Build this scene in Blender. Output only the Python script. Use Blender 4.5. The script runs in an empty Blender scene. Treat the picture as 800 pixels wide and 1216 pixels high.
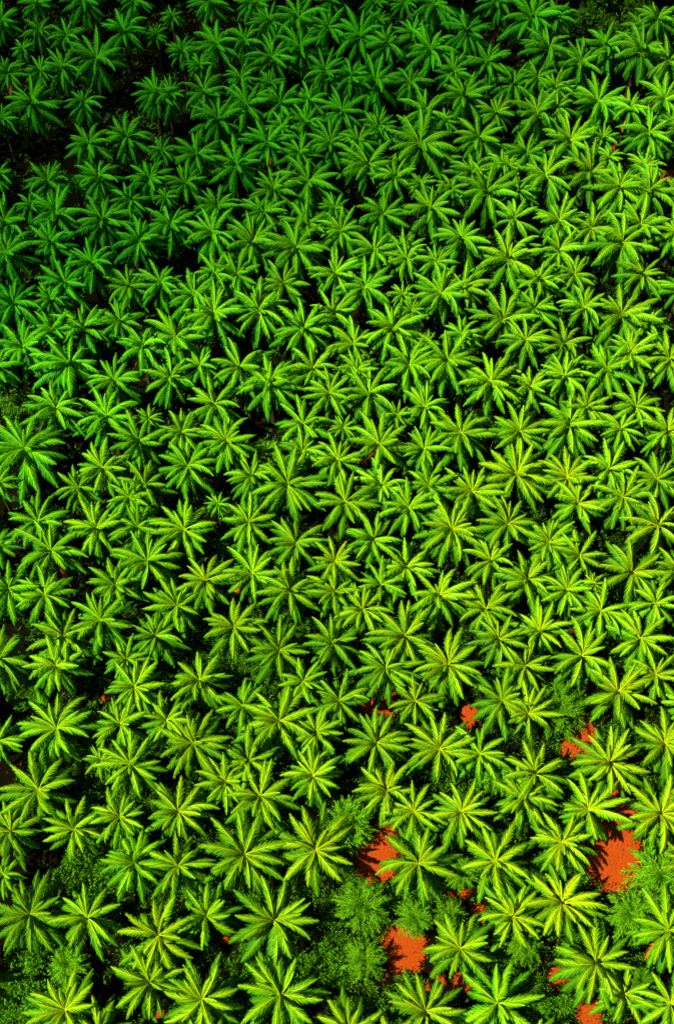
import bpy, math, random
import numpy as np
from mathutils import Vector, Matrix

SEED = 11
random.seed(SEED); rng = np.random.default_rng(SEED)
S = bpy.context.scene
COL = S.collection
R = math.radians

# ------------------------------------------------------------------ camera
W0, H0 = 800.0, 1216.0
CROWN = 9.0                      # usual height of a palm's heart above the ground
CAM = Vector((0, 0, 174.0))
DEP = R(62.0); VFOV = R(44.0)
FPX = H0 / 2 / math.tan(VFOV / 2)
FW = Vector((0, math.cos(DEP), -math.sin(DEP))); UP = Vector((0, math.sin(DEP), math.cos(DEP)))
cd = bpy.data.cameras.new('camera'); cam = bpy.data.objects.new('camera', cd); COL.objects.link(cam)
cd.sensor_fit = 'VERTICAL'; cd.angle = VFOV; cd.clip_start = 1; cd.clip_end = 12000
cam.location = CAM; cam.rotation_euler = (math.pi / 2 - DEP, 0, 0)
S.camera = cam

def at(u, v, z):                 # the world point at height z seen at photo pixel (u, v)
    d = FW + Vector((1, 0, 0)) * ((u - W0 / 2) / FPX) + UP * ((H0 / 2 - v) / FPX)
    return CAM + d * ((z - CAM.z) / d.z)
def depth_of(p): return (p - CAM).dot(FW)

# ------------------------------------------------------------------ light
SUN_AZ = Vector((-0.90, -0.30, 0)).normalized(); SUN_EL = R(57)
sd = bpy.data.lights.new('sun', 'SUN'); sun = bpy.data.objects.new('sun', sd); COL.objects.link(sun)
sd.energy = 5.0; sd.angle = R(0.5); sd.color = (1.0, 0.90, 0.62)
to_sun = SUN_AZ * math.cos(SUN_EL) + Vector((0, 0, math.sin(SUN_EL)))
sun.rotation_euler = to_sun.to_track_quat('Z', 'Y').to_euler(); sun.location = (0, 0, 200)
wd = bpy.data.worlds.new('World'); S.world = wd; wd.use_nodes = True
wt = wd.node_tree; wt.nodes.clear()
sk = wt.nodes.new('ShaderNodeTexSky'); sk.sky_type = 'NISHITA'; sk.sun_disc = False
sk.sun_elevation = SUN_EL; sk.sun_rotation = math.atan2(SUN_AZ.x, SUN_AZ.y) % (2 * math.pi)
bg = wt.nodes.new('ShaderNodeBackground'); bg.inputs[1].default_value = 0.05
wo = wt.nodes.new('ShaderNodeOutputWorld')
wt.links.new(sk.outputs[0], bg.inputs[0]); wt.links.new(bg.outputs[0], wo.inputs[0])
S.view_settings.view_transform = 'Standard'; S.view_settings.look = 'None'
S.view_settings.exposure = 1.5; S.view_settings.gamma = 1.0; S.view_settings.use_curve_mapping = False
S.cycles.max_bounces = 5; S.cycles.diffuse_bounces = 2; S.cycles.glossy_bounces = 1; S.cycles.transmission_bounces = 2
S.cycles.volume_bounces = 0
S.cycles.use_denoising = False

# added unseen volume high above that dims the sun on far and left rows
def sun_dimmer():
    import bmesh
    bm = bmesh.new(); bmesh.ops.create_icosphere(bm, subdivisions=4, radius=1)
    for v in bm.verts:
        c = v.co; k = 1 + .06 * math.sin(5 * c.x + 2 * c.y) * math.cos(4 * c.y - c.z)
        v.co = c * k
    me = bpy.data.meshes.new('sun_dimmer'); bm.to_mesh(me); bm.free()
    m = bpy.data.materials.new('sun_dimmer_volume'); m.use_nodes = True; t = m.node_tree; t.nodes.clear()
    v = t.nodes.new('ShaderNodeVolumePrincipled'); v.inputs['Density'].default_value = DIMMER_DENSITY; v.inputs['Color'].default_value = (.9, .9, .9, 1)
    o = t.nodes.new('ShaderNodeOutputMaterial'); t.links.new(v.outputs[0], o.inputs['Volume']); me.materials.append(m)
    o = bpy.data.objects.new('sun_dimmer', me); COL.objects.link(o); o['kind'] = 'structure'
    alt = 700.0
    o.location = Vector((DIMMER_AT[0], DIMMER_AT[1], 0)) + to_sun * (alt / to_sun.z); o.scale = (DIMMER_R, DIMMER_R, 80)
DIMMER_AT = (-50, 345); DIMMER_R = 215; DIMMER_DENSITY = 0.0085
sun_dimmer()

# ------------------------------------------------------------------ materials
def nodes(name):
    m = bpy.data.materials.new(name); m.use_nodes = True; t = m.node_tree; t.nodes.clear()
    return m, t, (lambda k: t.nodes.new('ShaderNode' + k)), t.links.new
def leaf_mat(name, source, transl=0.24, warm=(1.35, 1.0, 0.5), spec=0.04, rough=0.55):
    """leaves: tint from the object (or from the mesh for merged leaf masses), leaflet to leaflet variation, thin and translucent"""
    m, t, N, L = nodes(name)
    if source == 'object':
        src = N('ObjectInfo').outputs['Color']
    else:
        a = N('Attribute'); a.attribute_name = 'tint'; src = a.outputs['Color']
    geo = N('NewGeometry')
    mr = N('MapRange'); L(geo.outputs['Random Per Island'], mr.inputs[0]); mr.inputs[3].default_value = 0.65; mr.inputs[4].default_value = 1.35
    mu = N('MixRGB'); mu.blend_type = 'MULTIPLY'; mu.inputs[0].default_value = 1; L(src, mu.inputs[1]); L(mr.outputs[0], mu.inputs[2])
    at_ = N('Attribute'); at_.attribute_name = 'rib'                     # 1 along the rib, 0 at leaflet tips: rib side yellower, with a sunlit ridge painted in
    rb = N('MixRGB'); rb.blend_type = 'MULTIPLY'; L(at_.outputs['Fac'], rb.inputs[0]); L(mu.outputs[0], rb.inputs[1]); rb.inputs[2].default_value = (4.8, 1.85, 0.7, 1)
    p = N('BsdfPrincipled'); L(rb.outputs[0], p.inputs['Base Color']); p.inputs['Roughness'].default_value = rough; p.inputs['Specular IOR Level'].default_value = spec
    tw = N('MixRGB'); tw.blend_type = 'MULTIPLY'; tw.inputs[0].default_value = 1; L(rb.outputs[0], tw.inputs[1]); tw.inputs[2].default_value = (*warm, 1)
    tr = N('BsdfTranslucent'); L(tw.outputs[0], tr.inputs[0])
    mx = N('MixShader'); mx.inputs[0].default_value = transl; L(p.outputs[0], mx.inputs[1]); L(tr.outputs[0], mx.inputs[2])
    o = N('OutputMaterial'); L(mx.outputs[0], o.inputs[0])
    return m
M_LEAF = leaf_mat('palm_leaf', 'object')
M_MASS = leaf_mat('leaf_mass', 'mesh')

def bark_mat():
    m, t, N, L = nodes('palm_bark')
    tc = N('TexCoord'); n = N('TexNoise'); n.inputs['Scale'].default_value = 6; n.inputs['Detail'].default_value = 6; L(tc.outputs['Object'], n.inputs[0])
    cr = N('ValToRGB'); cr.color_ramp.elements[0].color = (0.012, 0.009, 0.004, 1); cr.color_ramp.elements[1].color = (0.045, 0.032, 0.014, 1); L(n.outputs[0], cr.inputs[0])
    p = N('BsdfPrincipled'); L(cr.outputs[0], p.inputs['Base Color']); p.inputs['Roughness'].default_value = 0.9; p.inputs['Specular IOR Level'].default_value = 0.05
    b = N('Bump'); b.inputs[0].default_value = 0.8; L(n.outputs[0], b.inputs['Height']); L(b.outputs[0], p.inputs['Normal'])
    o = N('OutputMaterial'); L(p.outputs[0], o.inputs[0]); return m
M_BARK = bark_mat()

def ground_mat():
    """red laterite where the soil lies bare, humus and leaf litter elsewhere, blackened to stand in for canopy shade"""
    m, t, N, L = nodes('plantation_soil')
    tc = N('TexCoord')
    def noise(s, d=5, r=0.6):
        n = N('TexNoise'); n.inputs['Scale'].default_value = s; n.inputs['Detail'].default_value = d; n.inputs['Roughness'].default_value = r; L(tc.outputs['Object'], n.inputs[0]); return n.outputs[0]
    n1, n2, n3 = noise(0.55), noise(3.5), noise(16, 3)
    red = N('ValToRGB'); e = red.color_ramp.elements; e[0].position = .3; e[0].color = (0.15, 0.026, 0.004, 1); e[1].position = .72; e[1].color = (0.30, 0.040, 0.003, 1); L(n2, red.inputs[0])
    speck = N('ValToRGB'); e = speck.color_ramp.elements; e[0].position = .70; e[0].color = (0, 0, 0, 1); e[1].position = .76; e[1].color = (1, 1, 1, 1); L(n3, speck.inputs[0])
    rs = N('MixRGB'); L(speck.outputs[0], rs.inputs[0]); L(red.outputs[0], rs.inputs[1]); rs.inputs[2].default_value = (0.42, 0.12, 0.04, 1)
    hum = N('ValToRGB'); e = hum.color_ramp.elements; e[0].position = .35; e[0].color = (0.002, 0.0025, 0.001, 1); e[1].position = .7; e[1].color = (0.0045, 0.003, 0.001, 1); L(n2, hum.inputs[0])
    a = N('Attribute'); a.attribute_name = 'bare'
    s = N('Math'); s.operation = 'SUBTRACT'; L(n1, s.inputs[0]); s.inputs[1].default_value = 0.5
    s2 = N('Math'); s2.operation = 'SUBTRACT'; L(n2, s2.inputs[0]); s2.inputs[1].default_value = 0.5
    k = N('Math'); k.operation = 'MULTIPLY_ADD'; L(s2.outputs[0], k.inputs[0]); k.inputs[1].default_value = 1.2; L(s.outputs[0], k.inputs[2])
    k2 = N('Math'); k2.operation = 'MULTIPLY_ADD'; L(k.outputs[0], k2.inputs[0]); k2.inputs[1].default_value = 1.25; L(a.outputs['Fac'], k2.inputs[2])
    st = N('MapRange'); L(k2.outputs[0], st.inputs[0]); st.inputs[1].default_value = 0.34; st.inputs[2].default_value = 0.62
    mx = N('MixRGB'); L(st.outputs[0], mx.inputs[0]); L(hum.outputs[0], mx.inputs[1]); L(rs.outputs[0], mx.inputs[2])
    p = N('BsdfPrincipled'); L(mx.outputs[0], p.inputs['Base Color']); p.inputs['Roughness'].default_value = 0.95; p.inputs['Specular IOR Level'].default_value = 0.0
    b = N('Bump'); b.inputs[0].default_value = 0.6; b.inputs[1].default_value = 0.2; L(n3, b.inputs['Height']); L(b.outputs[0], p.inputs['Normal'])
    o = N('OutputMaterial'); L(p.outputs[0], o.inputs[0]); return m
M_GROUND = ground_mat()

# ------------------------------------------------------------------ survey of the photograph
# every crown: (heart x, heart y, reach of its fronds[, 'd' = low, shaded]) in a four times enlarged tile; the tile's corner comes first
TILES = {
(0, 0): '10,95,90 180,20,90 185,145,75 395,0,115 110,235,60 320,175,85 40,345,90 195,340,80 300,320,110 460,280,140 590,150,115 640,5,90 745,165,60d 155,490,130 400,490,90 745,445,110 15,570,80',
(200, 0): '200,10,80 405,20,80 480,105,80 620,85,110 760,130,90 235,210,100 360,195,80 70,250,80 490,275,100 625,230,100 745,340,90 150,310,70 170,435,100 345,375,80 375,500,110 535,490,100 480,400,60 670,480,80 235,570,110 650,580,80 540,605,70 10,450,90 770,10,60d 20,80,60d',
(400, 0): '110,165,110 240,210,100 465,25,110 360,160,70 615,150,100 440,235,110 770,10,90 715,290,100 555,340,90 70,360,80 180,390,120 350,395,90 420,530,100 605,460,110 25,530,100 755,540,80 510,575,60 195,600,80 200,100,50d 180,20,60d 320,20,70d',
(600, 0): '125,85,120 245,80,80 205,230,110 355,300,110 470,215,100 720,90,90 645,240,120 770,290,100 35,400,100 150,370,70 235,420,80 440,485,120 150,545,110 245,510,80 590,510,80 755,475,110 640,130,70d',
(0, 152): '425,75,110 605,45,120 770,110,70 230,250,110 470,235,110 365,270,60d 710,240,110 620,345,100 150,370,80 265,405,110 490,440,120 25,440,110 660,535,110 245,545,90 40,600,110 -5,220,80d 790,330,60',
(200, 152): '135,125,120 325,175,110 470,70,100 625,125,90 770,70,100 85,265,100 500,295,110 665,255,130 235,375,100 455,400,100 10,460,110 210,500,110 655,455,100 395,545,120 605,570,130 790,385,70',
(400, 152): '100,60,80 195,15,70 395,75,140 150,175,120 275,230,90 510,150,70d 675,45,110 640,215,90 785,170,80 545,290,70 710,305,130 445,385,130 220,410,110 20,490,100 590,530,120 175,580,110 320,580,90 400,270,60',
(600, 152): '305,65,110 680,20,110 815,20,100 100,125,100 190,230,120 400,215,120 460,50,70d 490,140,60 540,285,120 660,185,80d 680,300,120 60,300,80 40,430,100 255,440,110 410,475,110 640,460,110 550,550,150 250,585,100 810,500,100 15,180,60',
(0, 304): '440,40,100 310,125,110 65,230,120 240,205,80 615,145,100 765,125,100 400,345,120 250,345,90 570,310,90 110,435,120 335,515,140 680,430,100 545,590,110 -10,530,110',
(200, 304): '220,85,90 325,90,100 545,130,100 120,190,110 215,280,120 430,260,130 640,345,120 795,85,100 785,270,100 40,385,130 150,520,80 340,530,120 490,580,110 685,535,110 10,580,110',
(400, 304): '130,150,120 330,15,90 470,35,80 495,180,120 600,150,110 310,185,60 265,345,120 350,260,60 785,305,130 590,375,80 80,420,110 95,545,90 340,520,120 525,495,130 730,595,125 430,410,50',
(600, 304): '10,20,130 155,120,100 325,90,90 650,85,100 135,250,100 370,245,110 550,280,145 95,400,100 275,420,110 590,465,110 480,530,110 775,490,120 280,570,100 680,320,80 115,625,90 830,160,90',
(0, 456): '265,115,120 510,155,120 120,310,170 660,275,120 710,165,60 490,400,110 375,490,90 690,480,110 615,540,90 -10,470,80',
(200, 456): '220,100,110 480,5,120 65,230,90 275,270,110 90,390,130 640,190,110 765,45,100 635,320,110 395,440,100 565,475,140 235,570,50',
(400, 456): '150,50,130 200,290,140 415,110,100 285,150,60 30,210,60 410,310,100 590,235,130 5,365,110 435,485,110 210,490,110 40,560,130 640,515,120 340,590,110',
(600, 456): '65,225,110 300,195,140 615,110,110 545,215,90 765,225,120 385,110,90 50,430,140 290,445,120 490,405,110 720,455,110 555,540,130 340,570,110',
(0, 608): '180,45,120 245,185,140 460,80,120 655,75,120 700,235,140 40,365,120 215,395,120 550,345,110 480,515,130 305,595,130 735,590,110 -10,160,80d',
(200, 608): '75,85,120 380,45,110 605,150,120 175,325,120 400,295,120 575,375,130 40,445,120 310,550,130 790,235,100 790,380,110',
(400, 608): '170,130,110 545,85,140 325,265,110 210,345,100 485,400,130 730,230,110 705,460,120 120,465,110 320,590,130 765,605,110',
(600, 608): '10,55,120 205,145,110 350,205,110 720,65,130 595,290,140 100,325,120 290,375,110 450,470,120 710,435,100 160,570,120 415,345,50 640,600,130 810,270,100',
(0, 760): '0,90,130 270,125,120 640,225,120 600,90,90 270,425,150 570,400,110 620,590,130 -5,480,100d 790,380,100 480,570,70',
(200, 760): '150,195,130 525,50,130 775,15,110 640,195,100 355,315,110 525,385,150 120,490,140 380,575,120 700,440,110',
(400, 760): '230,135,130 525,120,150 10,290,110 370,290,110 185,490,130 485,520,140 780,290,130 675,540,120',
(600, 760): '90,125,110 360,75,130 530,250,140 710,165,110 105,350,120 490,580,140 755,495,130',
(0, 912): '185,105,150 50,300,130 355,290,120 570,235,120 640,450,130 20,510,80d',
(200, 912): '45,210,140 270,70,110 435,135,140 685,40,120 360,410,170 695,390,170 45,465,130',
(400, 912): '235,110,120 365,210,120 590,210,140 385,455,150 750,445,160',
(600, 912): '140,30,130 85,145,130 390,200,150 735,220,150 265,355,140',
(0, 1064): '145,90,150 415,105,140 755,185,150 710,410,150 310,545,150 470,660,140',
(200, 1064): '180,95,130 500,115,160 160,490,160 530,470,170 860,640,140',
(400, 1064): '585,250,140 420,550,160 760,510,160',
(600, 1064): '265,35,150 30,95,130 430,320,170 770,165,150 560,465,120d 780,510,150',
}
PALMS = []                       # (u, v, reach in photo pixels, shaded)
for (x0, y0), s in TILES.items():
    for e in s.split():
        d = e.endswith('d'); x, y, r = (float(k) for k in e.rstrip('d').split(','))
        PALMS.append((x0 + x / 4, y0 + y / 4, r / 4, d))
# plants without a star of stiff fronds: f = feathery young palm, b = leafy bush; (x, y, radius) in photo pixels
SHRUBS = [('f', 432, 1076, 40), ('f', 413, 977, 40), ('f', 784, 1040, 48), ('f', 663, 842, 42), ('f', 493, 1090, 28), ('f', 433, 1140, 30),
          ('f', 548, 1038, 24), ('f', 535, 1088, 24), ('f', 622, 1124, 26), ('f', 748, 1086, 38), ('f', 760, 1164, 24), ('f', 137, 694, 24),
          ('f', 82, 1146, 28), ('f', 316, 538, 24), ('f', 590, 922, 26), ('f', 372, 930, 28), ('f', 160, 1024, 30), ('f', 795, 228, 22),
          ('b', 30, 1166, 38), ('b', 102, 1026, 30), ('b', 386, 1150, 32), ('b', 12, 1206, 24), ('b', 300, 798, 22), ('b', 274, 650, 18),
          ('b', 32, 822, 22), ('b', 720, 18, 40), ('b', 300, 1138, 22), ('b', 640, 1212, 28), ('b', 22, 476, 18), ('b', 470, 1000, 8),
          ('b', 282, 1206, 18), ('b', 338, 1000, 18), ('b', 352, 742, 22)]
# patches of bare red soil: (x, y, half width, half height) in photo pixels
BARE = [(727, 1012, 32, 46), (742, 975, 12, 18), (447, 1022, 24, 27), (456, 985, 12, 14), (478, 1126, 26, 28), (520, 1172, 14, 14), (548, 1168, 12, 12), (692, 870, 15, 22), (676, 890, 10, 10),
        (702, 897, 9, 10), (447, 833, 20, 20), (556, 850, 11, 13), (596, 1208, 12, 12), (699, 1206, 14, 20), (664, 1158, 13, 11), (567, 1085, 8, 12),
        (798, 211, 24, 9), (730, 172, 8, 6), (680, 745, 6, 7), (125, 828, 5, 5), (735, 938, 10, 12), (545, 1062, 12, 5), (270, 1115, 7, 7), (188, 1205, 7, 7), (380, 1205, 7, 7)]
# palms hidden among their neighbours or smallest in the photo: built in the one merged mass (see below)
MASS_SET = [1, 4, 5, 7, 11, 12, 16, 18, 19, 24, 28, 30, 33, 34, 36, 37, 39, 40, 44, 47, 50, 56, 57, 58, 59, 60, 61, 63, 71, 72, 75, 78, 81, 84, 87, 94, 95, 99, 111, 112, 113, 117, 119, 120, 121, 128, 129, 132, 133, 136, 137, 139, 141, 148, 149, 153, 163, 164, 181, 184, 186, 188, 190, 194, 208, 210, 215, 219, 220, 231, 235, 236, 268, 299, 301, 305, 309, 311, 341]

# ------------------------------------------------------------------ mesh helpers
def mesh_of(name, V, Q, mats, midx=None, rib=None, tint=None, bare=None, smooth=False):
    me = bpy.data.meshes.new(name)
    V = np.asarray(V, np.float32); Q = np.asarray(Q, np.int32); n = len(Q)
    me.vertices.add(len(V)); me.vertices.foreach_set('co', V.ravel())
    me.loops.add(n * 4); me.loops.foreach_set('vertex_index', Q.ravel())
    me.polygons.add(n); me.polygons.foreach_set('loop_start', np.arange(0, n * 4, 4, dtype=np.int32))
    for m in mats: me.materials.append(m)
    if midx is not None: me.polygons.foreach_set('material_index', np.asarray(midx, np.int32))
    if smooth: me.polygons.foreach_set('use_smooth', np.ones(n, bool))
    if rib is not None: me.attributes.new('rib', 'FLOAT', 'POINT').data.foreach_set('value', np.asarray(rib, np.float32))
    if bare is not None: me.attributes.new('bare', 'FLOAT', 'POINT').data.foreach_set('value', np.asarray(bare, np.float32))
    if tint is not None:
        c = np.ones((len(V), 4), np.float32); c[:, :3] = tint
        me.attributes.new('tint', 'FLOAT_COLOR', 'POINT').data.foreach_set('color', c.ravel())
    me.update(calc_edges=True); me.validate()
    return me
def link(name, data, parent=None):
    o = bpy.data.objects.new(name, data); COL.objects.link(o)
    if parent is not None: o.parent = parent
    return o

def unit(a): return a / np.maximum(np.linalg.norm(a, axis=-1, keepdims=True), 1e-9)

# a frond lies along +X from the heart at the origin, arching up and over; leaflets hang to both sides like a roof
def frond(L, e0, bend, pairs, lmax, droop, width, r, sway=0.0, ragged=0.09, plume=0.0, opn=39):
    n = 24; s = np.linspace(0, 1, n + 1)
    ang = e0 - bend * s ** 1.25; yaw = sway * s ** 2
    t = np.stack([np.cos(ang) * np.cos(yaw), np.cos(ang) * np.sin(yaw), np.sin(ang)], 1)
    P = np.vstack([[0, 0, 0], np.cumsum((t[1:] + t[:-1]) / 2 * (L / n), 0)])
    V, Q, rib = [], [], []
    # rib: a three sided tapering bar
    b0 = unit(np.cross(np.array([0, 0, 1.0]), t)); up0 = np.cross(t, b0)
    rad = 0.10 * (1 - 0.85 * s) + 0.012
    for k in range(0, n + 1, 2):
        for a in (90, 210, 330):
            V.append(P[k] + rad[k] * (b0[k] * math.cos(R(a)) + up0[k] * math.sin(R(a)))); rib.append(1.0)
    for k in range(n // 2):
        for j in range(3):
            a, b = 3 * k + j, 3 * k + (j + 1) % 3
            Q.append((a, b, b + 3, a + 3))
    for i in range(pairs):
        si = 0.13 + 0.87 * (i + 0.5) / pairs
        f = si * n; k = min(int(f), n - 1); f -= k
        p = P[k] * (1 - f) + P[k + 1] * f; tt = unit(t[k] * (1 - f) + t[k + 1] * f)
        b = unit(np.cross([0, 0, 1.0], tt)); nn = np.cross(tt, b)
        q = (si - 0.13) / 0.87
        ll = lmax * (0.22 + 0.78 * math.sin(math.pi * min(1, q * 0.84 + 0.14) ** 0.85)) * (0.7 if q > .97 else 1)
        open_ = R(opn - 24 * q ** 1.5)
        for sgn in (-1, 1):
            l = ll * (1 + r.normal(0, ragged)); dr = droop + r.normal(0, 0.16) + (r.normal(0, plume) if plume else 0); oa = open_ + r.normal(0, 0.09)
            side = sgn * b * math.cos(dr) - nn * math.sin(dr)
            d1 = tt * math.cos(oa) + side * math.sin(oa)
            d2 = unit(d1 + np.array([0, 0, -0.55 - 0.35 * r.random()]))
            wv = unit(tt - d1 * np.dot(tt, d1)) * (width / 2)
            a0 = p + nn * 0.02; a1 = a0 + d1 * l * 0.58; a2 = a1 + d2 * l * 0.42
            j = len(V)
            V += [a0 - wv * .6, a0 + wv * .6, a1 - wv, a1 + wv, a2 - wv * .15, a2 + wv * .15]
            rib += [0.9, 0.9, 0.24, 0.24, 0, 0]
            Q += [(j, j + 1, j + 3, j + 2), (j + 2, j + 3, j + 5, j + 4)]
    V = np.array(V)
    return V, np.array(Q), np.array(rib), float(P[:, 0].max())

BASE = 4.0                       # plan reach, in metres, of the main fronds of a palm of scale 1
def kind_set(r, tier, pairs, width):
    u = r.uniform
    if tier == 0: return frond(3.9 * u(.85, 1.1), R(70 + u(-10, 6)), R(42 + u(-10, 12)), pairs, .85, R(48), width, r, r.normal(0, .10))
    if tier == 1: return frond(4.5 * u(.95, 1.06), R(50 + u(-12, 10)), R(76 + u(-20, 20)), pairs, 1.08, R(46), width, r, r.normal(0, .13))
    if tier == 2: return frond(4.7 * u(.92, 1.05), R(12 + u(-10, 10)), R(62 + u(-14, 16)), pairs, 1.12, R(36), width, r, r.normal(0, .16))
    return frond(4.6 * u(.9, 1.05), R(-16 + u(-10, 8)), R(56 + u(-14, 12)), pairs, 1.05, R(36), width, r, r.normal(0, .18), .2)
FROND = {k: [kind_set(rng, k, 84, 0.082) for _ in range(6)] for k in (0, 1, 2, 3)}
FROND_LO = {k: [kind_set(rng, k, 18, 0.32) for _ in range(4)] for k in (0, 1, 2, 3)}
FROND_ME = {k: [mesh_of('frond', f[0], f[1], [M_LEAF], rib=f[2]) for f in v] for k, v in FROND.items()}

def trunk_mesh(r):
    n, m = 12, 14; V, Q = [], []
    for i in range(m + 1):
        q = i / m; z = q * (CROWN - 0.9)
        rad = 0.30 + 0.14 * (1 - q) ** 4 + 0.05 * (i % 2) + (0.10 if q > .85 else 0)
        for j in range(n):
            a = 2 * math.pi * (j + .5 * (i % 2)) / n; k = rad * (1 + r.normal(0, .06))
            V.append((k * math.cos(a), k * math.sin(a), z))
    for i in range(m):
        for j in range(n):
            a, b = i * n + j, i * n + (j + 1) % n; Q.append((a, b, b + n, a + n))
    c = len(V); V.append((0, 0, CROWN - .75))
    for j in range(0, n, 2): Q.append((m * n + j, m * n + (j + 1) % n, m * n + (j + 2) % n, c))
    return mesh_of('trunk', V, Q, [M_BARK], smooth=True)
TRUNK_ME = [trunk_mesh(rng) for _ in range(4)]

# ------------------------------------------------------------------ plant colours, with some light and shade painted in
def light_grade_at(p):
    return min(1.0, max(0.0, 0.5 + 0.0050 * p.x - 0.0062 * (p.y - 85)))  # brightness gradient over the stand, painted into tints; also sets palm height
def palm_tint(r, light_grade):
    """each palm has its own green, plus a painted falloff of light across the stand"""
    h = r.normal(0, 1); y = light_grade                       # light falloff painted in: darker far off, yellower towards the red clearings
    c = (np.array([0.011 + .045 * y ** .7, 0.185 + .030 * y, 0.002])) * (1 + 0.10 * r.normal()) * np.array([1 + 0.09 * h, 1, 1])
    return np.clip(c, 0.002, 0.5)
TIER_MUL = {0: np.array([1.15, 1.05, 1.0]), 1: np.array([1.0, 1.0, 1.0]), 2: np.array([0.42, 0.66, 0.9]), 3: np.array([0.26, 0.46, 0.9])}  # lower tiers darkened: shade inside the crown painted into their tint

def layout(r):
    """the fronds of one crown: (tier, heading, scale, roll)"""
    out = []
    n1 = int(r.integers(8, 11)); n2 = int(r.integers(8, 11)); n3 = int(r.integers(7, 9)); n0 = int(r.integers(4, 7))
    for tier, n in ((0, n0), (1, n1), (2, n2), (3, n3)):
        off = r.uniform(0, 2 * math.pi)
        for i in range(n):
            a = off + (i + r.normal(0, 0.20)) * 2 * math.pi / n
            out.append((tier, a, float(np.clip(r.normal(1, .075), .78, 1.14)) * (r.uniform(.7, 1.05) if tier == 0 else 1), r.normal(0, .16)))
    return out

def survey():
    out = []
    for i, (u, v, rp, d) in enumerate(PALMS):
        r = np.random.default_rng(1000 + i)
        p = at(u, v, CROWN); light_grade = light_grade_at(p)
        z = (10.5 - 5.2 * light_grade) * (0.74 if d else 1) + r.normal(0, .4)
        p = at(u, v, z); s = rp * depth_of(p) / FPX / BASE * (1.2 if u > 240 or v > 250 else 1.0)
        out.append(dict(i=i, u=u, v=v, r=rp, p=p, s=s, dark=d, light_grade=light_grade, lay=layout(r), rng=r, look=r.uniform(0, 1)))
    return out
PL = survey()
if MASS_SET == 'all':
    INDIV = set(q['i'] for q in PL)
elif MASS_SET is None:
    order = sorted(PL, key=lambda q: -(q['r'] ** 2) * (0.5 if q['dark'] else 1))
    INDIV = set(q['i'] for q in order[:300])
else:
    INDIV = set(q['i'] for q in PL) - set(MASS_SET)

# ------------------------------------------------------------------ build the palms
def rot_zx(a, roll):
    return np.array(Matrix.Rotation(a, 3, 'Z') @ Matrix.Rotation(roll, 3, 'X'))
for q in PL:
    if q['i'] not in INDIV: continue
    r = q['rng']; s = q['s']
    root = link('oil_palm', None); root.empty_display_size = .5
    lean = Matrix.Rotation(r.normal(0, .07), 3, 'X') @ Matrix.Rotation(r.normal(0, .07), 3, 'Y')           # palms stand a little askew
    base_at = q['p'] - lean @ Vector((0, 0, q['p'].z)); root.location = (base_at.x, base_at.y, -.02); root.rotation_euler = lean.to_euler()
    bald = r.uniform(0, 6.28); gap = max(0, r.normal(0, .16))
    q['root'] = root
    root['category'] = 'palm tree'; root['group'] = 'oil palms of the plantation'
    tr = link('trunk', TRUNK_ME[q['i'] % 4], root); hs = q['p'].z / CROWN
    tr.scale = (.8 + .3 * s, .8 + .3 * s, hs); tr.rotation_euler = (0, 0, r.uniform(0, 6.28))
    base = palm_tint(r, q['light_grade'])
    for tier, a, k, roll in q['lay']:
        k *= 1 - gap * max(0, math.cos(a - bald))
        o = link('frond', FROND_ME[tier][int(r.integers(6))], root)
        o.location = (0.07 * math.cos(a), 0.07 * math.sin(a), q['p'].z - (0, 0, .45, 1.0)[tier])
        o.rotation_euler = (roll, r.normal(0, .13) + (.5 if r.random() < .03 else 0), a); o.scale = (s * k,) * 3
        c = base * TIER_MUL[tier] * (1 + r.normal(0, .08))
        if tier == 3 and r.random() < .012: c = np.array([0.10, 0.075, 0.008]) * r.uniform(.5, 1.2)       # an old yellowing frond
        o.color = (*c, 1)

def mass(name, items, lib, low):
    VV, QQ, RR, TT, nv = [], [], [], [], 0
    for q in items:
        r = q['rng']; base = palm_tint(r, q['light_grade'])
        for tier, a, k, roll in q['lay']:
            f = lib[tier][int(r.integers(len(lib[tier])))]
            v = (f[0] * (q['s'] * k)) @ rot_zx(a, roll).T + np.array([q['p'].x, q['p'].y, q['p'].z])
            VV.append(v); QQ.append(f[1] + nv); RR.append(f[2]); nv += len(v)
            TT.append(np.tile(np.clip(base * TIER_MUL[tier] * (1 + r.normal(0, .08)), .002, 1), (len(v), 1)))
        n = 8; a = np.arange(n) * 2 * math.pi / n                                   # its trunk
        ring = np.stack([.33 * np.cos(a), .33 * np.sin(a), np.zeros(n)], 1)
        v = np.vstack([ring, ring * .8 + [0, 0, q['p'].z]]) + np.array([q['p'].x, q['p'].y, 0])
        VV.append(v); QQ.append(np.array([(j, (j + 1) % n, (j + 1) % n + n, j + n) for j in range(n)]) + nv); RR.append(np.zeros(len(v))); TT.append(np.tile([.06, .04, .02], (len(v), 1))); nv += len(v)
    me = mesh_of(name, np.vstack(VV), np.vstack(QQ), [M_MASS], rib=np.concatenate(RR), tint=np.vstack(TT))
    return link(name, me)
rest = [q for q in PL if q['i'] not in INDIV]
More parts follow.
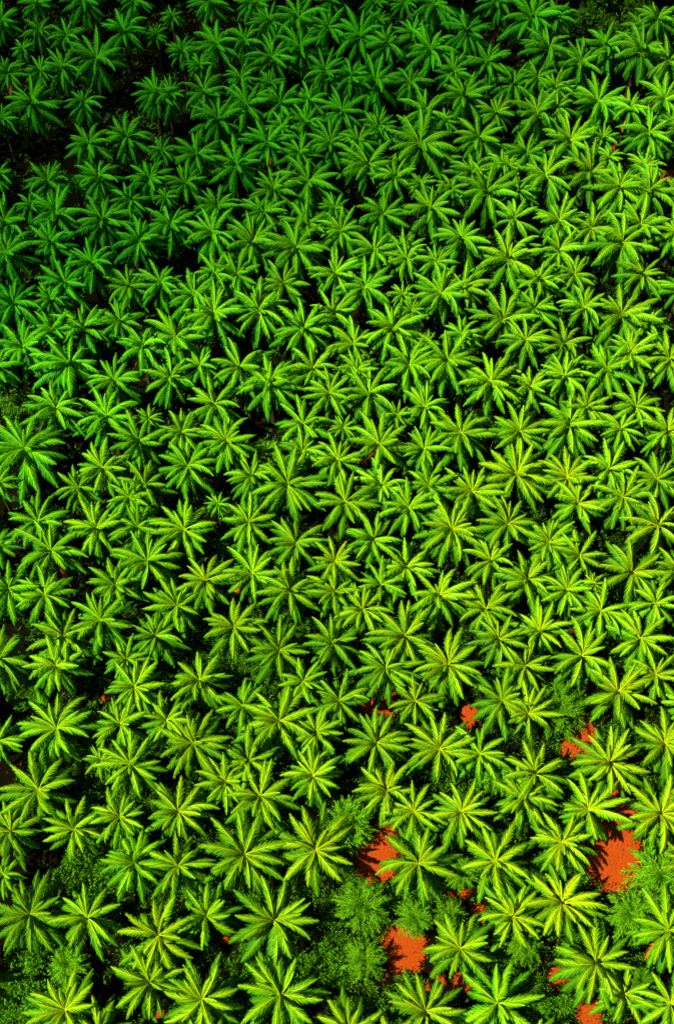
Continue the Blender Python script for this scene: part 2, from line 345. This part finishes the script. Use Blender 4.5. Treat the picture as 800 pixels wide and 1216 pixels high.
# the plantation goes on beyond the photograph's edges
outer = []
r = np.random.default_rng(77)
taken = np.array([(q['p'].x, q['p'].y) for q in PL])
FR = [at(u, v, CROWN) for u, v in ((-18, -18), (818, -18), (818, 1240), (-18, 1240))]
def inside(x, y):
    c = 0
    for k in range(4):
        a, b = FR[k], FR[(k + 1) % 4]; c += (b.x - a.x) * (y - a.y) - (b.y - a.y) * (x - a.x) < 0
    return c == 4
SOIL = at(806, 214, 0); row = 0; y = 0.0
while y < 245:
    x = -110 + (row % 2) * 4.2
    while x < 110:
        px, py = x + r.normal(0, .7), y + r.normal(0, .7)
        edge = abs(px) - (22 + max(0, py - 17) * 0.235 + 8)
        if math.hypot(px - SOIL.x, py - SOIL.y) < 9: x += 8.4; continue
        if not inside(px, py) and edge < 18 and (len(taken) == 0 or np.min(np.hypot(taken[:, 0] - px, taken[:, 1] - py)) > 5.0):
            z = CROWN + r.normal(0, .4)
            outer.append(dict(p=Vector((px, py, 10.5 - 5.2 * light_grade_at(Vector((px, py, 0))) + r.normal(0, .4))), light_grade=light_grade_at(Vector((px, py, 0))), s=r.uniform(.9, 1.15), dark=False, lay=layout(r), rng=r))
        x += 8.4
    y += 7.3; row += 1
m1 = mass('palm_thicket', rest, FROND, False)
m1['kind'] = 'stuff'; m1['label'] = 'smaller half hidden oil palms filling the spaces between the larger crowns'; m1['category'] = 'palm trees'
m2 = mass('outer_palm_grove', outer, FROND_LO, True)
m2['kind'] = 'stuff'; m2['label'] = 'oil palms of the plantation carrying on past the edges of the view'; m2['category'] = 'palm trees'

# ------------------------------------------------------------------ feathery young palms and bushes
def feathery(r):
    VV, QQ, RR, nv = [], [], [], 0
    n = 58
    for i in range(n):
        q = (i + .5) / n; e = R(78 - 88 * q + r.normal(0, 7)); L = 2.1 + .9 * q + r.normal(0, .2)
        f = frond(L, e, R(35 + r.uniform(0, 40)), 24, .56, R(0), .06, r, r.normal(0, .3), .3, .9, 50)
        v = f[0] @ rot_zx(i * 2.39996 + r.normal(0, .2), r.normal(0, .5)).T
        VV.append(v); QQ.append(f[1] + nv); RR.append(f[2] * .12); nv += len(v)
    return mesh_of('foliage', np.vstack(VV), np.vstack(QQ), [M_LEAF], rib=np.concatenate(RR))
def bushy(r):
    VV, QQ, nv = [], [], 0
    cl = [(r.normal(0, .9), r.normal(0, .9), r.uniform(.5, 1.6), r.uniform(.5, .95)) for _ in range(16)]
    for cx, cy, cz, cr in cl:
        for _ in range(190):
            d = unit(r.normal(0, 1, 3)); d[2] = abs(d[2]) * .9 - .15
            p = np.array([cx, cy, cz]) + d * cr * r.uniform(.6, 1.08)
            ax = unit(d + r.normal(0, .5, 3)); b = unit(np.cross(ax, r.normal(0, 1, 3))); l = r.uniform(.16, .32); w = l * .26
            VV += [p - ax * l * .5, p + b * w, p + ax * l * .5, p - b * w]; QQ.append((nv, nv + 1, nv + 2, nv + 3)); nv += 4
    return mesh_of('foliage', np.array(VV), np.array(QQ), [M_LEAF], rib=np.zeros(nv))
def stem_mesh(r):
    V, Q = [], []; n = 7
    for b in range(5):
        a = r.uniform(0, 6.28); lean = r.uniform(.05, .5) if b else 0; k = len(V)
        for i in range(5):
            z = i / 4; rad = .08 * (1 - .7 * z)
            for j in range(n):
                t = 2 * math.pi * j / n; V.append((lean * z ** 1.5 * math.cos(a) * 1.4 + rad * math.cos(t), lean * z ** 1.5 * math.sin(a) * 1.4 + rad * math.sin(t), z))
        for i in range(4):
            for j in range(n): Q.append((k + i * n + j, k + i * n + (j + 1) % n, k + (i + 1) * n + (j + 1) % n, k + (i + 1) * n + j))
    return mesh_of('stem', V, Q, [M_BARK], smooth=True)
FEATH = [feathery(rng) for _ in range(3)]; BUSH = [bushy(rng) for _ in range(3)]; STEM = [stem_mesh(rng) for _ in range(3)]
SH = []
for i, (k, u, v, rp) in enumerate(SHRUBS):
    r = np.random.default_rng(5000 + i)
    z = 3.4 if k == 'f' else 1.5
    p = at(u, v, z); s = rp * depth_of(p) / FPX / (2.9 if k == 'f' else 1.9)
    root = link('feathery_palm' if k == 'f' else 'leafy_bush', None); root.location = (p.x, p.y, 0); root.empty_display_size = .4
    st = link('stem', STEM[i % 3], root); st.scale = (1, 1, z if k == 'f' else 2.2)
    fo = link('foliage', (FEATH if k == 'f' else BUSH)[i % 3], root)
    fo.location = (0, 0, z if k == 'f' else 0.0); fo.scale = (s,) * 3; fo.rotation_euler = (0, 0, r.uniform(0, 6.28))
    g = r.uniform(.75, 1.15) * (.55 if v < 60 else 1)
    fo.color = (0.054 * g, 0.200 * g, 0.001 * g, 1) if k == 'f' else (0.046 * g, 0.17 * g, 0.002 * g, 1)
    root['category'] = 'young palm' if k == 'f' else 'bush'
    root['group'] = 'feathery young palms among the oil palms' if k == 'f' else 'leafy bushes in the gaps of the plantation'
    SH.append(dict(kind=k, u=u, v=v, r=rp, root=root))

# ------------------------------------------------------------------ ground
def axis(lo, hi, step):
    mid = np.arange(lo, hi + step / 2, step)
    return np.concatenate([[-9000, -3000, -1000, -400], mid, [hi + 150, hi + 800, hi + 3000, hi + 9000]])
gx, gy = axis(-95, 95, .8), axis(2, 232, .8)
X, Y = np.meshgrid(gx, gy); nx, ny = len(gx), len(gy)
bare = np.zeros_like(X)
patch = []
for u, v, hw, hh in BARE:
    c = at(u, v, 0); e1 = at(u + hw, v, 0) - c; e2 = at(u, v - hh, 0) - c
    patch.append((c.x, c.y, e1.length, e2.length))
    bare = np.maximum(bare, np.clip(1.45 - 0.95 * np.hypot((X - c.x) / e1.length, (Y - c.y) / e2.length), 0, 1))
Zg = 0.10 * np.sin(X * .35 + 1.3 * np.sin(Y * .21)) * np.cos(Y * .29) * (np.abs(X) < 96) * (Y < 233) * (Y > 1)
Vg = np.stack([X.ravel(), Y.ravel(), Zg.ravel()], 1)
I = np.arange(nx * ny).reshape(ny, nx)
Qg = np.stack([I[:-1, :-1].ravel(), I[:-1, 1:].ravel(), I[1:, 1:].ravel(), I[1:, :-1].ravel()], 1)
g = link('ground', mesh_of('ground', Vg, Qg, [M_GROUND], bare=bare.ravel(), smooth=True)); g['kind'] = 'structure'

# low weeds and ferns on the shaded soil
r = np.random.default_rng(31); VV, TT = [], []
pt = np.array(patch)
n = 26000
xs, ys = r.uniform(-85, 85, n), r.uniform(8, 225, n)
for x, y in zip(xs, ys):
    if abs(x) > 30 + y * .27: continue
    if np.min(np.hypot((x - pt[:, 0]) / pt[:, 2], (y - pt[:, 1]) / pt[:, 3])) < 1.05: continue
    k = int(r.integers(3, 8)); sz = r.uniform(.3, 1.1); c = np.array([.02, .075, .004]) * r.uniform(.6, 1.3)
    for j in range(k):
        a = r.uniform(0, 6.28); d = np.array([math.cos(a), math.sin(a), r.uniform(.3, 1.2)]); d = d / np.linalg.norm(d); b = np.array([-math.sin(a), math.cos(a), 0])
        p = np.array([x, y, .02]); l = sz * r.uniform(.7, 1.2)
        VV += [p, p + d * l * .5 + b * l * .14, p + d * l + np.array([0, 0, -.12 * l]), p + d * l * .5 - b * l * .14]; TT += [c] * 4
# taller tangled undergrowth between the nearer palms
for k_ in range(4600):
    y = r.uniform(8, 225) if k_ < 3600 else r.uniform(8, 75); x = r.uniform(-1, 1) * (34 + y * .27)
    dp = y * FW.y - CAM.z * FW.z; pu = 400 + FPX * x / dp; pv = 608 - FPX * (y * UP.y - CAM.z * UP.z) / dp
    if (pu < 95 and pv < 1090 or pv < 260 and pu < 260 or abs(pu - 118) < 28 and pv > 1110) and r.random() < .85: continue        # open shaded soil between the tall palms
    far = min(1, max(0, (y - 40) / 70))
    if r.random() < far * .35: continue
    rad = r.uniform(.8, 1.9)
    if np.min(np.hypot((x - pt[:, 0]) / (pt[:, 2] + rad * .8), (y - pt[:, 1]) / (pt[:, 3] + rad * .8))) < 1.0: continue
    c = (np.array([.062, .215, .002]) * (1 - far) + np.array([.010, .05, .002]) * far) * r.uniform(.6, 1.2); hh = r.uniform(.8, 2.6)  # far undergrowth coloured darker, standing in for shade in the gaps
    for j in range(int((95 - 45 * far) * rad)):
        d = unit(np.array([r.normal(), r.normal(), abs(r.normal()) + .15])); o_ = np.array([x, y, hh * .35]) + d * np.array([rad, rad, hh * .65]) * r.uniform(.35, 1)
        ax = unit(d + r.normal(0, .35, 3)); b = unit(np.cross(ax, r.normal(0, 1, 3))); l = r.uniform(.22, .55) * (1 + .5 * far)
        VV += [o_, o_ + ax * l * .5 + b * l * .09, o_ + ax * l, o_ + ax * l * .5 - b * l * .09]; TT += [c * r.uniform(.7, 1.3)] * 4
# dry leaf litter and small weeds lying on the red soil
for cx, cy, ex, ey in patch:
    for _ in range(int(4 * ex * ey)):
        x, y = cx + r.normal(0, .55) * ex, cy + r.normal(0, .55) * ey
        a = r.uniform(0, 6.28); d = np.array([math.cos(a), math.sin(a), r.uniform(-.05, .3)]); b = np.array([-d[1], d[0], 0]); l = r.uniform(.08, .45); p = np.array([x, y, .12])
        c = np.array([.10, .045, .012]) * r.uniform(.3, 1.6) if r.random() < .6 else np.array([.05, .15, .003]) * r.uniform(.5, 1.2)
        VV += [p, p + d * l * .5 + b * l * .13, p + d * l, p + d * l * .5 - b * l * .13]; TT += [c] * 4
nq = len(VV) // 4
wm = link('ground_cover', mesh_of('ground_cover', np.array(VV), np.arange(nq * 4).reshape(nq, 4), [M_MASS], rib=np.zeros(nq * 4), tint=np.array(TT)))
wm['kind'] = 'stuff'; wm['label'] = 'low dark green weeds and ferns on the shaded soil under the palms'; wm['category'] = 'ground cover'

# ------------------------------------------------------------------ labels
MARKS = [(727, 1015, 'the largest red clearing'), (447, 1020, 'the upper left red clearing'), (480, 1127, 'the lower left red clearing'),
         (688, 874, 'the crooked red soil strip'), (447, 833, 'the left small red gap'), (554, 848, 'the right small red gap'),
         (307, 507, 'the brown scrub gap'), (797, 213, 'the right edge soil patch'), (160, 118, 'the black upper left gap'), (720, 18, 'the top edge dark bush'),
         (22, 476, 'the left edge dark bush'), (430, 250, 'the upper middle soil spot'), (125, 828, 'the lower left red speck'),
         (680, 746, 'the right hand red speck'), (0, 0, 'the top left corner'), (0, 1216, 'the bottom left corner'), (800, 1216, 'the bottom right corner'),
         (400, 0, 'the top edge middle'), (0, 690, 'the left edge middle'), (800, 500, 'the right edge middle'), (400, 608, 'the photo centre'),
         (705, 333, 'the dead orange leaf'), (137, 694, 'the lone left feathery palm'), (200, 300, 'the upper left quarter centre'),
         (560, 330, 'the upper right quarter centre'), (200, 900, 'the lower left quarter centre'), (560, 700, 'the lower right quarter top'), (240, 1216, 'the left third of bottom edge')]
WAYS = ['right of', 'above right of', 'above', 'above left of', 'left of', 'below left of', 'below', 'below right of']
NTH = ['nearest', 'second', 'third', 'fourth', 'fifth', 'sixth', 'seventh', 'eighth', 'ninth', 'tenth', 'eleventh', 'twelfth']
def place(items):
    """for every plant: which one it is, counted outward in one direction from the landmark nearest to it"""
    by = {}
    for k, q in enumerate(items):
        d, m = min((math.hypot(q['u'] - x, q['v'] - y), j) for j, (x, y, _) in enumerate(MARKS))
        w = int(round(math.atan2(MARKS[m][1] - q['v'], q['u'] - MARKS[m][0]) / (math.pi / 4))) % 8
        by.setdefault((m, w), []).append((d, k))
    out = {}
    for (m, w), l in by.items():
        for n, (d, k) in enumerate(sorted(l)): out[k] = NTH[n] + ' one ' + WAYS[w] + ' ' + MARKS[m][2]
    return out
WHERE = place(PL)
big = sorted(q['s'] for q in PL)
for k, q in enumerate(PL):
    if q['i'] not in INDIV: continue
    size = 'broad' if q['s'] > big[int(len(big) * .75)] else 'small' if q['s'] < big[int(len(big) * .3)] else 'medium'
    hue = 'yellow green' if q['light_grade'] > .66 else 'bright green' if q['light_grade'] > .33 else 'dark green'
    q['root']['label'] = f"{size} {hue} palm, {WHERE[k]}"
for kind, what in (('f', 'fluffy fine leaved palm'), ('b', 'dark leafy bush')):
    items = [q for q in SH if q['kind'] == kind]; w = place(items)
    for k, q in enumerate(items): q['root']['label'] = f"{what}, {w[k]}"

print('palms', len(PL), 'individual', len(INDIV), 'rest', len(rest), 'outer', len(outer), 'objects', len(S.objects))
